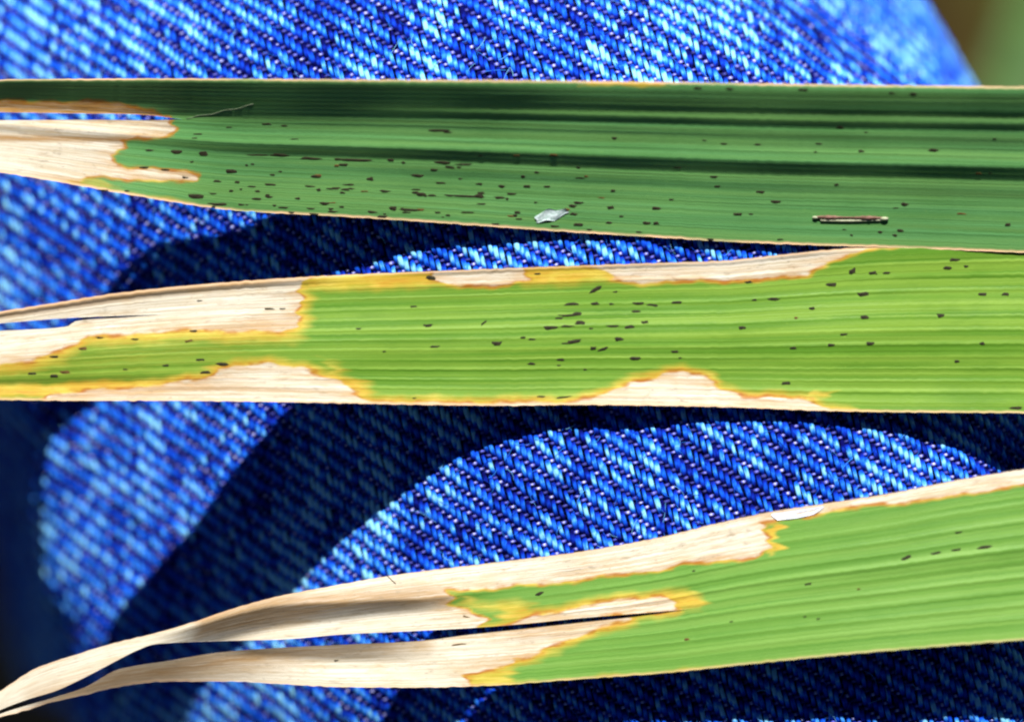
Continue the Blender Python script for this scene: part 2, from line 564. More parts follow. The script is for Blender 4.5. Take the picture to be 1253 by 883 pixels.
    for poly, hw in spec["lesions"]:
        d = poly_sd(X + wx, Y + wy, poly)
        sd = np.minimum(sd, d)
        dx = np.clip(d, 0, None)
        yel = np.maximum(yel, np.clip(1 - dx / hw, 0, 1))
    for poly, soft, amt in spec.get("yellow", []):
        d = poly_sd(X + 2 * wx, Y + wy, poly)
        yel = np.maximum(yel, amt * np.clip(0.5 - d / (2 * soft), 0, 1))
    for poly, soft, amt in spec.get("tan", []):
        d = poly_sd(X, Y, poly)
        tan = np.maximum(tan, amt * np.clip(0.5 - d / (2 * soft), 0, 1))
    vein = spec["vein"](X, vv)
    def two(x):
        return np.concatenate([x.ravel(), x.ravel()])
    attr(me, "lesion", two(sd))
    attr(me, "yellowing", two(yel))
    attr(me, "tan", two(tan))
    attr(me, "edge", two(edge))
    attr(me, "vein", two(vein))
    attr(me, "rim", two(np.full(X.shape, spec.get("rim", 0.5))))
    attr(me, "margin", two(np.full(X.shape, spec.get("margin", 0.8))))
    wid = np.max(bot - top)
    attr2(me, "leaf_uv", np.stack([two(X), two(vv * wid), np.full(2 * N, spec["seed"] * 100.0)], -1))
    o = link(spec["name"], me, spec["mat"])
    o.location = org
    tag(o, spec["label"], "leaf", "diseased leaf blades laid across the denim")
    L = Leaf()
    L.o, L.xs, L.Y, L.Z, L.org, L.nu = o, xs, Y, Z, org, nu
    return L

def surf(L, px, py):
    """height of the blade's upper face at a pixel"""
    i = (px - L.xs[0]) / 4.0
    i0 = int(np.clip(math.floor(i), 0, len(L.xs) - 2))
    f = i - i0
    z0 = np.interp(py, L.Y[i0], L.Z[i0])
    z1 = np.interp(py, L.Y[i0 + 1], L.Z[i0 + 1])
    return z0 * (1 - f) + z1 * f

def add_spots(L, spots, dirx, diry):
    for q, sp in enumerate(spots):
        x, y, w, h = sp[:4]
        ang = math.atan2(diry(x, y), dirx) + math.radians(sp[4] if len(sp) > 4 else 0) + random.uniform(-0.04, 0.04)
        w, h = max(w * 1.06, 2.6), max(h * 0.80, 1.7)
        n = 10
        pts, zs = [], []
        rings = [(1.0, -0.15), (0.8, 0.38), (0.42, 0.55)]
        ph = [random.uniform(0.62, 1.25) for _ in range(n)]
        for rr, hh in rings:
            for a in range(n):
                t = 2 * math.pi * a / n
                cx = math.copysign(abs(math.cos(t)) ** 0.65, math.cos(t)) * w / 2 * rr * ph[a]
                cy = math.copysign(abs(math.sin(t)) ** 0.65, math.sin(t)) * h / 2 * rr * ph[(a + 3) % n]
                X = x + cx * math.cos(ang) - cy * math.sin(ang)
                Y = y + cx * math.sin(ang) + cy * math.cos(ang)
                pts.append((X, Y, surf(L, X, Y) + hh * min(1.0, h / 4) + random.uniform(-.06, .10)))
        pts.append((x, y, surf(L, x, y) + 0.6 * min(1.0, h / 4)))
        V = P(*np.array(pts).T)
        c = P(np.array([x]), np.array([y]), np.array([surf(L, x, y)]))[0]
        F = []
        for r in range(2):
            for a in range(n):
                b = (a + 1) % n
                F.append((r * n + a, (r + 1) * n + a, (r + 1) * n + b, r * n + b))
        T = [(2 * n + a, 3 * n, 2 * n + (a + 1) % n) for a in range(n)]
        me = bpy.data.meshes.new("smut_spot")
        me.from_pydata([tuple(p) for p in V - c], [], F + T)
        for p_ in me.polygons:
            p_.use_smooth = True
        brown = len(sp) > 5 and sp[5]
        o = link("smut_spot", me, M_spot_brown if brown else M_spot, L.o)
        o.location = tuple(c - L.org)

def saw(v, centres, width, rise):
    """faces that turn away from the light just below each vein"""
    out = 0
    for c, s in centres:
        d = (v - c) / width
        out = out + s * (np.exp(-(d / 0.7) ** 2) * rise - 0.75 * rise * np.exp(-((d + 1.9) / 1.0) ** 2))
    return out

# ---- dark green blade at the top
def bump_band(v, a, b, soft):
    return sm(a - soft, a + soft, v) * (1 - sm(b - soft, b + soft, v))

LINES_A = [(0.05, .22), (0.075, .3), (0.13, .35), (0.15, .2), (0.20, -.2), (0.235, .25), (0.285, -.2), (0.30, .3), (0.36, .25), (0.385, .15), (0.41, -.12), (0.43, .2),
           (0.47, -.2), (0.595, .18), (0.62, .12), (0.67, .2), (0.70, -.1), (0.725, .16), (0.765, .12), (0.80, -.1), (0.82, .16), (0.87, .14), (0.91, .1), (0.945, .15)]
def slope_a(X, v, Y, up):
    fade = 1 - sm(300, 820, X)
    lines = sum(w * np.exp(-((v - c) / 0.007) ** 2) for c, w in LINES_A)
    a = 0.28 + lines * (0.75 + 0.25 * np.sin(X * 0.004 + v * 40)) * (1 - 0.55 * sm(0.56, 0.66, v))
    a = a + 0.72 * bump_band(v, 0.03, 0.29, 0.03) * fade
    a = a + 0.24 * bump_band(v, 0.05, 0.27, 0.04) * (1 - fade)
    a = a + (0.50 * np.exp(-((v - 0.175) / 0.018) ** 2) + 0.50 * np.exp(-((v - 0.255) / 0.016) ** 2)
             - 0.20 * np.exp(-((v - 0.215) / 0.013) ** 2) + 0.32 * np.exp(-((v - 0.33) / 0.016) ** 2)
             + 0.20 * np.exp(-((v - 0.105) / 0.010) ** 2)) * sm(150, 420, X)
    a = a + 0.58 * bump_band(v, 0.490, 0.570, 0.012) * (0.55 + 0.45 * sm(120, 700, X))
    a = a - 0.16 * np.exp(-((v - 0.44) / 0.035) ** 2) - 0.05 * np.exp(-((v - 0.60) / 0.015) ** 2)
    a = a + 0.18 * np.exp(-((v - 0.645) / 0.03) ** 2) * sm(250, 600, X)
    a = a - 0.08 * sm(0.62, 0.9, v)
    a = a - 0.26 * (v > 0.30) * (1 - sm(130, 300, X))          # bleached end lies flatter
    a = a + 0.03 * np.sin(v * 118)
    tip = 1 - sm(140, 230, X)
    a = np.minimum(a, 0.785 - 0.34 * tip * sm(0.20, 0.25, v) + 0.03 * np.sin(v * 200))
    a = a - 0.9 * np.exp(-(v / 0.012) ** 2)
    return a

def base_a(x):
    return -52 * sm(560, 130, x)

spec_a = dict(
    name="leaf_blade", mat=M_leaf_a, seed=1.0, rows=(60, 120),
    label="dark green leaf blade with black-striped ridges, uppermost of the three",
    top=[(-150, 98), (0, 97), (200, 96), (400, 97), (600, 98), (800, 100), (1000, 103), (1253, 106), (1420, 108)],
    bottom=[(-150, 190), (0, 211), (68, 222), (146, 236), (217, 248), (282, 257), (420, 265), (500, 270), (600, 277), (700, 284),
            (800, 290), (900, 296), (1000, 300), (1100, 303), (1253, 309), (1420, 314)],
    slot_top=[(-150, 135), (0, 137.5), (100, 139), (150, 139.5), (180, 141), (222, 146)],
    slot_bottom=[(-150, 147), (0, 147), (100, 146.5), (180, 147), (222, 146)], tip=222.0,
    slope=slope_a, base=base_a, lift=0,
    vein=lambda X, v: 0.5 * np.exp(-((v - 0.215) / 0.010) ** 2) + 0.5 * np.exp(-((v - 0.30) / 0.012) ** 2) + 0.35 * np.exp(-((v - 0.74) / 0.010) ** 2),
    rim=0.62, margin=0.95,
    lesions=[([(-160, 122), (0, 125), (60, 125), (145, 126), (168, 131), (196, 141), (196, 143.5), (-160, 143)], 2.5),
             ([(-160, 143.5), (206, 143.5), (213, 150), (211, 165), (203, 168), (162, 168), (150, 172), (155, 182), (145, 186), (133, 190), (142, 203),
               (200, 208), (242, 214), (238, 221), (225, 222.5), (160, 219), (115, 216), (98, 221), (60, 224), (40, 232), (-160, 222)], 3)],
    yellow=[([(60, 214), (118, 214), (130, 226), (240, 250), (240, 262), (60, 240)], 4, 0.55),
            ([(715, 98), (815, 99), (810, 105), (720, 105)], 3, 1.2)],
    tan=[([(-160, 118), (200, 118), (200, 144), (-160, 144)], 2, 1.0), ([(-160, 164), (0, 165), (160, 168), (150, 174), (-160, 171)], 2, 0.9)])  # second strip is a fold's shadow painted brown
LA = build_leaf(spec_a)

# ---- light green blade in the middle
FB = [(0.085, .12), (0.155, .16), (0.178, .1), (0.24, .15), (0.262, .1), (0.325, .16), (0.345, .1), (0.40, .15), (0.42, .1), (0.48, .16), (0.50, .1), (0.56, .14), (0.58, .1),
      (0.635, .16), (0.655, .1), (0.71, .15), (0.725, .1), (0.78, .15), (0.80, .1), (0.85, .15), (0.915, .14), (0.965, .12)]
VB = [(0.12, 1), (0.20, .8), (0.285, 1), (0.365, .7), (0.44, 1), (0.52, .9), (0.60, 1.1), (0.675, .8), (0.745, 1), (0.82, .9), (0.885, .9), (0.945, .7)]
def slope_b(X, v, Y, up):
    a = -0.04 + 0 * X
    vj = v + 0.002 * np.sin(X * 0.004 + v * 9)
    a = a + saw(vj, VB, 0.0085, 0.42) * (0.55 + 0.45 * sm(250, 420, X)) * (0.75 + 0.25 * np.sin(X * 0.008 + v * 21))
    a = a + sum(w * 0.7 * (0.6 + 0.4 * np.sin(X * 0.007 + c * 90)) * np.exp(-((vj - c) / 0.006) ** 2) for c, w in FB) - 0.02
    a = a + 0.10 * np.sin(v * 11 + 0.5)
    a = a + 0.62 * bump_band(v, 0.03, 0.068, 0.012) * (1 - sm(300, 480, X))
    a = a + 0.55 * np.exp(-((v - 0.02) / 0.015) ** 2) * sm(420, 540, X) * (1 - sm(980, 1080, X))
    a = a - 0.55 * np.exp(-(v / 0.014) ** 2)
    a = a + 0.45 * np.exp(-((v - 0.80) / 0.03) ** 2) * (1 - sm(120, 330, X))
    return a

spec_b = dict(
    name="leaf_blade", mat=M_leaf_b, seed=2.0, rows=(34, 130),
    label="bright yellow-green leaf blade with cream dead patches on both edges, between the two others",
    top=[(-150, 406), (0, 381), (70, 370), (139, 359), (279, 345), (420, 336), (540, 331), (640, 327), (740, 323.5), (820, 321), (880, 319),
         (950, 312), (1024, 304.5), (1099, 300), (1253, 296), (1420, 293)],
    bottom=[(-150, 487), (0, 489), (100, 490), (200, 490), (300, 491), (420, 493), (520, 495), (620, 496), (700, 495), (800, 496), (900, 498),
            (1000, 502), (1100, 504), (1253, 505), (1420, 506)],
    slot_top=[(-150, 410), (0, 395.5), (90, 388.5), (150, 386), (196, 384.5)],
    slot_bottom=[(-150, 416), (0, 404.5), (82, 399), (93, 392.5), (150, 388), (196, 384.5)], tip=196.0,
    slope=slope_b, base=lambda x: 0 * x - 2 * sm(1000, 1200, x), lift=0,
    vein=lambda X, v: sum(np.exp(-((v + 0.002 * np.sin(X * 0.004 + v * 9) - c + 0.014) / 0.006) ** 2) * s for c, s in VB),
    rim=0.6, margin=0.75,
    lesions=[([(-160, 470), (0, 448), (40, 441), (65, 432), (85, 423), (105, 412), (170, 408), (240, 403), (290, 406), (350, 406), (362, 400), (366, 385),
               (368, 365), (368, 352), (372, 343), (378, 328), (0, 360), (-160, 390)], 24),
             ([(60, 482), (190, 471), (250, 463), (264, 452), (290, 447), (330, 445), (375, 450), (400, 461), (420, 469), (434, 481), (447, 490), (520, 493),
               (690, 492), (725, 487), (745, 480), (770, 468), (795, 462), (812, 456), (838, 455), (863, 461), (882, 474), (912, 485), (950, 487), (994, 489),
               (1004, 495), (1012, 501), (1040, 506), (60, 506)], 14),
             ([(522, 322), (532, 343), (545, 349), (620, 349), (645, 343), (640, 318)], 6),
             ([(700, 318), (742, 334), (752, 343), (775, 346), (830, 344), (880, 343), (950, 341), (985, 336), (1000, 328), (1020, 320), (1040, 311), (1075, 302),
               (1099, 299), (1099, 290)], 6)],
    yellow=[([(360, 330), (385, 352), (420, 354), (500, 350), (545, 349), (545, 320)], 9, 1.2),
            ([(630, 320), (640, 349), (690, 347), (750, 343), (755, 320)], 9, 1.05),
            ([(-160, 452), (0, 448), (85, 420), (110, 418), (70, 445), (0, 462), (-160, 470)], 12, 0.9),
            ([(-160, 474), (0, 472), (200, 463), (255, 455), (285, 444), (210, 476), (0, 486), (-160, 484)], 5, 1.3),
            ([(395, 440), (440, 466), (470, 486), (520, 494), (430, 494)], 9, 0.9),
            ([(990, 478), (1020, 478), (1022, 483), (990, 485)], 4, 1.0),
            ([(0, 486), (1080, 503), (1080, 512), (0, 500)], 3, 0.7),
            ([(-160, 440), (300, 395), (330, 420), (260, 450), (-160, 490)], 60, 0.42)],
    tan=[([(-160, 395), (0, 372), (400, 330), (400, 340), (200, 360), (0, 390), (-160, 410)], 4, 0.8),  # brown shade of the rolled upper edge, painted in
         ([(250, 395), (370, 380), (370, 405), (250, 410)], 8, 0.5),
         ([(60, 475), (250, 466), (430, 480), (430, 484), (250, 480), (60, 490)], 4, 0.6)])
LB = build_leaf(spec_b)

# ---- pale green torn blade at the bottom
VC = [(0.22, .5), (0.32, .8), (0.40, .6), (0.475, 1.2), (0.55, .6), (0.64, .8), (0.72, .6), (0.80, .7), (0.88, .6)]
def slope_c(X, v, Y, up):
    a = -0.10 + 0 * X
    vj = v + 0.003 * np.sin(X * 0.005 + v * 6)
    a = a + saw(vj, VC, 0.011, 0.36) * sm(560, 800, X)
    a = a + sum(w * 0.7 * (0.6 + 0.4 * np.sin(X * 0.006 + c * 70)) * np.exp(-((vj - c) / 0.007) ** 2) for c, w in FB) * sm(300, 700, X) - 0.02
    # distance below the upper edge decides the rolled margin's shade
    yt = pl(X[:, 0], spec_c["top"])[:, None]
    d = Y - yt
    w = np.interp(X, [150, 240, 330, 420, 520], [3, 5, 9, 22, 34])
    w2 = np.interp(X, [150, 240, 330, 420, 520, 620], [6, 24, 22, 15, 8, 3])
    on = sm(170, 250, X) * (1 - sm(480, 640, X))
    a = a + 0.80 * on * up * sm(w - 2, w + 4, d) * (1 - sm(w + w2, w + w2 + 14, d))
    a = a - 0.14 * on * up * (1 - sm(w - 4, w + 2, d))
    # the lower tatter is turned away from the light near its end
    yb = pl(X[:, 0], spec_c["bottom"])[:, None]
    e = yb - Y
    low = 1 - up
    a = a + 0.66 * low * sm(10, 60, X) * (1 - sm(190, 400, X))
    a = a + 0.60 * low * sm(240, 320, X) * (1 - sm(430, 560, X)) * sm(26, 38, e)
    a = a + 0.22 * np.exp(-((v - 0.52) / 0.03) ** 2) * sm(850, 1150, X)
    return a

spec_c = dict(
    name="leaf_blade", mat=M_leaf_c, seed=3.0, rows=(80, 84),
    label="pale green leaf blade with white upper margin, left end split into two withered strips",
    top=[(-150, 938), (0, 845), (44, 817), (92, 800.5), (136, 787), (194, 773), (238, 760), (285, 744), (340, 729), (410, 715.5), (478, 703.6), (604, 687.7),
         (706, 674.7), (810, 656), (873, 640.5), (946, 625), (1005, 616), (1093, 602), (1166, 587.5), (1253, 573), (1420, 545)],
    bottom=[(-150, 958), (0, 877), (34, 868), (58, 860), (102, 850), (146, 839.5), (204, 833), (282, 833), (340, 836), (420, 840), (502, 840.5), (604, 838), (672, 833),
            (740, 828), (810, 823), (910, 812.5), (1019, 801.5), (1129, 792), (1253, 782.5), (1420, 769)],
    slot_top=[(-150, 952), (0, 868), (34, 855), (68, 844.6), (102, 829), (146, 806), (168, 795), (190, 787.5), (272, 783.5), (340, 782), (420, 775.5), (502, 771.6),
              (570, 768), (638, 763), (706, 756), (774, 750.5), (842, 745)],
    slot_bottom=[(-150, 953), (0, 873), (58, 855), (102, 841), (146, 818), (204, 808), (272, 797), (340, 792), (420, 788), (512, 783.5), (577, 775.5), (638, 769),
                 (706, 761.5), (774, 754.3), (842, 745)], tip=842.0,
    slope=slope_c, base=lambda x: 14 + 0.0 * x + 76 * sm(500, 1150, x) - 10 * sm(420, 60, x), pivot=0.55, lift=0,
    vein=lambda X, v: sum(np.exp(-((v + 0.003 * np.sin(X * 0.005 + v * 6) - c + 0.018) / 0.007) ** 2) * s * 0.6 for c, s in VC),
    rim=0.6, margin=0.5,
    lesions=[([(-160, 980), (-160, 700), (400, 690), (900, 600), (1253, 550), (1420, 520), (1420, 561), (1253, 591), (1221, 597), (1166, 607.5), (1111, 614), (1056, 619),
               (1010, 626), (955, 636), (930, 641), (932, 648), (943, 659), (941, 671), (924, 681), (873, 687), (833, 690), (820, 695), (757, 703), (672, 713.5),
               (583, 720.5), (546, 721), (552, 730), (546, 740), (573, 745.4), (594, 755), (585, 769), (560, 780), (560, 900)], 4.5),
             ([(600, 772), (651, 753), (706, 742), (767, 732), (812, 728), (822, 736), (832, 746), (760, 752), (640, 766)], 13),
             ([(540, 772), (640, 766), (706, 759), (772, 753), (774, 757), (740, 767), (692, 783), (664, 796), (651, 804), (628, 807), (617, 816), (583, 821), (570, 826), (583, 850),
               (500, 860)], 14)],
    yellow=[([(545, 718), (556, 720), (562, 738), (610, 748), (600, 766), (640, 760), (660, 740), (640, 735), (580, 735)], 8, 0.8),
            ([(800, 722), (850, 722), (862, 744), (820, 748)], 9, 1.0),
            ([(560, 839), (1130, 793), (1140, 797), (600, 850)], 3, 0.55),
            ([(560, 820), (640, 812), (620, 845), (560, 845)], 8, 0.8),
            ([(936, 640), (952, 642), (952, 672), (940, 680)], 5, 1.3)],
    tan=[([(240, 750), (330, 725), (420, 722), (520, 716), (548, 722), (548, 742), (430, 745), (330, 765), (240, 780)], 8, 0.75),  # shaded valley below the rolled margin, painted brown
         ([(40, 850), (146, 815), (300, 790), (520, 780), (520, 790), (400, 798), (250, 826), (60, 860)], 16, 0.9),  # shade on the turned-away lower strip, painted brown
         ([(620, 770), (760, 752), (760, 762), (640, 785)], 8, 0.5)])
LC = build_leaf(spec_c)

# ------------------------------------------------------------------ smut spots raised on the blades
SPA = [(326, 152, 15, 4), (348, 154, 8, 2.5), (280, 156, 8, 2.5), (238, 169, 10, 3), (216, 186, 13, 6), (249, 187, 12, 5), (341, 190, 24, 5), (313, 190, 30, 2.5),
       (379, 194, 26, 4.5), (414, 195, 14, 4), (177, 205, 12, 4), (202, 208, 10, 3), (282, 210, 16, 7), (265, 222, 11, 4), (290, 223, 6, 4), (386, 216, 13, 5),
       (330, 226, 15, 3.5), (380, 228, 16, 3), (411, 230, 13, 3), (241, 240, 20, 8), (268, 250, 20, 4.5), (329, 241, 9, 3.5), (364, 243, 7, 4), (397, 249, 11, 5),
       (347, 254, 15, 3.5), (357, 260, 8, 3), (406, 259, 10, 3), (127, 233, 13, 3.5), (155, 234, 7, 3), (384, 262, 11, 3), (309, 201, 5, 3), (343, 210, 5, 3), (183, 184, 10, 3.5),
       (536, 160, 26, 4), (548, 162, 12, 3), (752, 169, 7, 5), (434, 196, 42, 5), (478, 196, 10, 5), (541, 199, 20, 5), (570, 201, 23, 3.5), (531, 208, 9, 4), (511, 215, 15, 5),
       (453, 219, 9, 6), (539, 224, 13, 3), (563, 219, 5, 3), (587, 225, 9, 4), (427, 226, 16, 3), (429, 231, 10, 3), (408, 231, 16, 2.5), (471, 234, 13, 4), (509, 232, 13, 3),
       (515, 238, 12, 6), (570, 240, 30, 4), (586, 240, 13, 7), (611, 242, 13, 4), (640, 216, 7, 6), (645, 228, 10, 5), (614, 228, 8, 5), (481, 255, 9, 7), (502, 257, 29, 4.5),
       (536, 260, 8, 3), (573, 260, 20, 3), (633, 260, 8, 4), (701, 252, 10, 5.5), (702, 262, 9, 5), (747, 254, 10, 5.5), (707, 275, 12, 5), (678, 277, 11, 3.5),
       (736, 242, 10, 2.5, 0, 1), (803, 255, 12, 6), (791, 273, 10, 5), (803, 273, 8, 5), (468, 265, 13, 5), (407, 259, 12, 3.5), (760, 265, 6, 3), (721, 281, 8, 3),
       (782, 284, 9, 3), (607, 274, 10, 3), (854, 108, 11, 3.5), (893, 109, 10, 4), (982, 110, 15, 5), (1118, 115, 9, 5), (1091, 114, 8, 3.5), (1028, 156, 9, 4.5), (886, 176, 8, 3),
       (927, 177, 8, 3), (1002, 176, 8, 3), (1054, 185, 8, 4.5), (1142, 184, 13, 5), (903, 262, 12, 5), (919, 262, 7, 3.5), (1107, 250, 9, 6), (1233, 275, 9, 6.5), (1077, 284, 6, 4),
       (1095, 288, 6, 4), (955, 293, 9, 3), (869, 293, 9, 3), (1217, 170, 5, 3), (998, 186, 6, 3), (862, 172, 6, 2.5), (1060, 162, 6, 2.5)]
SPB = [(329, 378, 12, 3), (345, 378, 9, 3), (237, 405, 10, 4), (122, 413, 10, 3), (165, 415, 9, 3), (231, 417, 12, 4, -8, 1), (102, 426, 12, 6, -5, 1), (67, 436, 12, 4),
       (245, 440, 12, 4), (203, 447, 9, 4), (153, 452, 7, 3), (272, 445.5, 14, 5), (251, 455.6, 14, 5), (80, 455, 13, 5, 0, 1), (39, 457, 11, 4), (66, 460, 13, 6.5), (244, 368, 7, 2.5),
       (527, 340, 12, 7, 10), (506, 375, 9, 3), (439, 402, 7, 3), (524, 398, 12, 5), (592, 395, 10, 4, -35), (532, 424, 13, 4), (608, 420, 12, 7), (640, 413, 7, 4),
       (651, 415, 9, 3.5), (729, 354, 17, 6, -28), (699, 372, 19, 5), (728, 371.5, 12, 5), (697, 385.5, 28, 4), (707, 383.5, 11, 6), (685, 389, 10, 4), (709, 395, 12, 7),
       (673.5, 401, 18, 6.5), (694, 399, 17, 4), (702, 418, 19, 7, -10), (692, 420, 12, 3), (726, 426, 9, 7), (738, 427, 14, 5, -18), (757, 415, 11, 6), (770, 400, 14, 6, -8),
       (750, 399, 15, 3.5), (782, 371, 15, 4.5), (797.5, 373, 12, 3.5), (778, 381, 11, 4), (789, 394, 9, 4.5), (777, 438.5, 13, 5.5), (686, 440, 10, 4), (650, 445, 9, 4),
       (684, 447, 6, 3), (716, 452, 5, 3), (723, 402, 6, 3), (507, 487, 6, 2.5), (662, 485, 10, 3), (689, 486, 20, 3, -6), (658, 335, 8, 3), (748, 372, 6, 3), (753, 357, 6, 3),
       (828, 370, 13, 4.5), (923, 367, 7, 3.5), (946.5, 366, 15, 5), (1018, 348, 13, 6), (1043, 332, 10, 9, -35), (1056, 360, 15, 7), (994, 377, 8, 5), (1058, 388, 12, 7),
       (908, 401, 9, 5.5), (1032.5, 409, 10, 4), (970, 426, 10, 5), (1017, 422, 9, 5), (1065, 420, 11, 6), (826, 430, 11, 4.5), (961, 469, 13, 6), (1168, 318, 15, 6),
       (1159, 328, 11, 6), (1068, 334, 12, 6), (1085, 334, 9, 4), (1202, 360, 12, 6), (1230, 360, 10, 6), (1151, 386, 10, 7), (1202, 420, 7, 5), (1171, 442, 7, 5),
       (916, 345, 10, 4), (1243, 499, 15, 5), (802, 374, 7, 3), (1182, 326, 7, 5), (974, 389, 5, 4, 0, 1), (832, 438, 5, 3), (470, 430, 5, 2.5)]
SPC = [(1109, 682, 13, 5.5, -14), (1146, 676, 14, 4), (1171, 672, 13, 4), (1173, 651, 12, 4), (1205, 669, 17, 5), (989, 714, 10, 4), (849, 698, 4, 3), (1001, 757, 5, 3),
       (985, 754, 5, 3), (895, 760, 6, 2.5), (840, 782, 7, 4, 0, 1), (660, 726, 11, 5, -15), (561, 788, 20, 2.8, 0, 1), (1051, 720, 5, 3, 0, 1), (570, 754, 9, 2.8, 20, 1), (411, 808, 6, 3)]
_g = np.random.default_rng(11)
for _ in range(70):
    _x = float(_g.uniform(225, 760)) if _g.random() < 0.75 else float(_g.uniform(760, 1240))
    _lo = 150 + 0.04 * _x
    _hi = 246 + 0.05 * _x if _x < 760 else 290
    _y = float(_lo + (_hi - _lo) * _g.beta(2.0, 1.3))
    SPA.append((_x, _y, float(_g.uniform(3.5, 13)), float(_g.uniform(2.0, 4.6)), 0, bool(_g.random() < 0.15)))
for _x in (255, 292, 333, 377, 402, 452, 494, 545, 632, 668, 742):
    SPA.append((_x + 3, 246 + 0.052 * (_x - 220) + float(_g.uniform(-1, 2)), float(_g.uniform(6, 14)), float(_g.uniform(2.4, 4.5))))
add_spots(LA, SPA, 1.0, lambda x, y: 0.008 + 0.028 * (y - 100) / 180)
add_spots(LB, SPB, 1.0, lambda x, y: -0.03 + 0.035 * (y - 330) / 165)
add_spots(LC, SPC, 1.0, lambda x, y: -0.15)

# ------------------------------------------------------------------ small things lying on the blades
def tube(pts, rad, nside=7):
    pts = np.asarray(pts, float)
    tg = np.gradient(pts, axis=0)
    tg /= np.linalg.norm(tg, axis=1)[:, None]
    up = np.array([0, 0, 1.0])
    sd_ = np.cross(tg, up)
    sd_ /= np.linalg.norm(sd_, axis=1)[:, None]
    nn = np.cross(sd_, tg)
    an = np.linspace(0, 2 * math.pi, nside, endpoint=False)
    r = np.broadcast_to(np.asarray(rad, float), (len(pts),))
    V = pts[:, None, :] + r[:, None, None] * (np.cos(an)[None, :, None] * sd_[:, None, :] + np.sin(an)[None, :, None] * nn[:, None, :])
    n = len(pts)
    F = []
    for i in range(n - 1):
        for a in range(nside):
            b = (a + 1) % nside
            F.append((i * nside + a, i * nside + b, (i + 1) * nside + b, (i + 1) * nside + a))
    caps = [tuple(range(nside))[::-1], tuple((n - 1) * nside + a for a in range(nside))]
    return V.reshape(-1, 3), F, caps

def tube_obj(name, pts, rad, mat, parent=None, nside=7, org=None):
    V, F, caps = tube(pts, rad, nside)
    o_ = V[0] if org is None else org
    me = bpy.data.meshes.new(name)
    me.from_pydata([tuple(p) for p in V - o_], [], [tuple(f) for f in F] + caps)
    for p_ in me.polygons:
        p_.use_smooth = True
    o = link(name, me, mat, parent)
    o.location = tuple(o_)
    return o

M_sliver = plain("brown_chaff", (92, 66, 52), (140, 104, 92), 6000, 0.7, 0.2, (0.4, 1, 1))
M_pale = plain("pale_chaff", (150, 156, 122), (190, 190, 160), 6000, 0.5, 0.3)
M_flake = plain("whitish_papery_skin", (150, 176, 168), (204, 216, 218), 5000, 0.6, 0.3)
M_silk = plain("pale_silk", (110, 122, 96), (150, 156, 130), 5000, 0.4, 0.4)

# narrow chaff sliver: brown husk with two thick ends, pale keel, pale tips
xs_ = np.linspace(998, 1086, 24)
ym = 265.5 + 1.2 * (xs_ - 998) / 88
ctr = P(xs_, ym, np.array([surf(LA, a, b) + 1.6 for a, b in zip(xs_, ym)]))
rad = S * (1.1 + 1.5 * np.exp(-((xs_ - 1014) / 11) ** 2) + 1.5 * np.exp(-((xs_ - 1062) / 12) ** 2) + 0.35 * np.sin(xs_ * 0.9))
sliver = tube_obj("chaff_sliver", ctr, rad, M_sliver)
tag(sliver, "narrow brown chaff sliver with pale tips near the dark green leaf's lower edge", "chaff")
o_ = np.array(sliver.location)
def child_tube(name, pts, rad, mat, par):
    V, F, caps = tube(pts, rad, 7)
    c = V[0]
    me = bpy.data.meshes.new(name)
    me.from_pydata([tuple(p) for p in V - c], [], [tuple(f) for f in F] + caps)
    for p_ in me.polygons:
        p_.use_smooth = True
    o = link(name, me, mat, par)
    o.location = tuple(c - np.array(par.location))
    return o
xk = np.linspace(1004, 1080, 14)
yk = 269.5 + 0.6 * np.sin((xk - 1004) / 20)
child_tube("keel", P(xk, yk, np.array([surf(LA, a, b) + 1.2 for a, b in zip(xk, yk)])), np.full(14, S * 1.3), M_pale, sliver)
for xa, xb, yy, r in ((994, 1001, 266, 1.8), (1077, 1087, 267.5, 2.4)):
    xt = np.linspace(xa, xb, 6)
    rr = S * r * np.sqrt(np.clip(1 - ((xt - (xa + xb) / 2) / ((xb - xa) / 2 + .6)) ** 2, 0.05, 1))
    child_tube("tip", P(xt, np.full(6, float(yy)), np.array([surf(LA, a, yy) + 1.8 for a in xt])), rr, M_pale, sliver)

# crumpled whitish flake
nx_, ny_ = 15, 9
gu, gv = np.meshgrid(np.linspace(-1, 1, nx_), np.linspace(-1, 1, ny_), indexing='ij')
fx = 675 + 20 * gu * (1 - 0.12 * gv ** 2) + 1.5 * np.sin(gv * 4)
fy = 263 - 3.0 * gu + 7.0 * gv * (1 - 0.45 * np.abs(gu + 0.15) ** 2) + 1.5 * np.sin(gu * 5)
fz = np.array([[surf(LA, fx[i, j], fy[i, j]) for j in range(ny_)] for i in range(nx_)]) + 1.3 + 0.55 * np.sin(gu * 5 + gv * 3) - 0.5 * gv * gu + 0.3 * np.sin(gv * 9 + gu * 4)
n_ = nx_ * ny_
Vt, Vb = P(fx, fy, fz).reshape(-1, 3), P(fx, fy, fz - 0.7).reshape(-1, 3)
V = np.concatenate([Vt, Vb])
gf = grid_faces(nx_, ny_)
rim = np.concatenate([np.arange(ny_), np.arange(1, nx_) * ny_ + ny_ - 1, (nx_ - 1) * ny_ + np.arange(ny_ - 2, -1, -1), np.arange(nx_ - 2, 0, -1) * ny_])
rq = np.stack([rim, np.roll(rim, -1), np.roll(rim, -1) + n_, rim + n_], -1)
me = mesh_np("papery_flake", V - V[n_ // 2], np.concatenate([gf[:, ::-1], gf + n_, rq]))
fl = link("papery_flake", me, M_flake)
fl.location = tuple(V[n_ // 2])
tag(fl, "small whitish papery flake stuck near the lower edge of the dark green leaf", "flake")

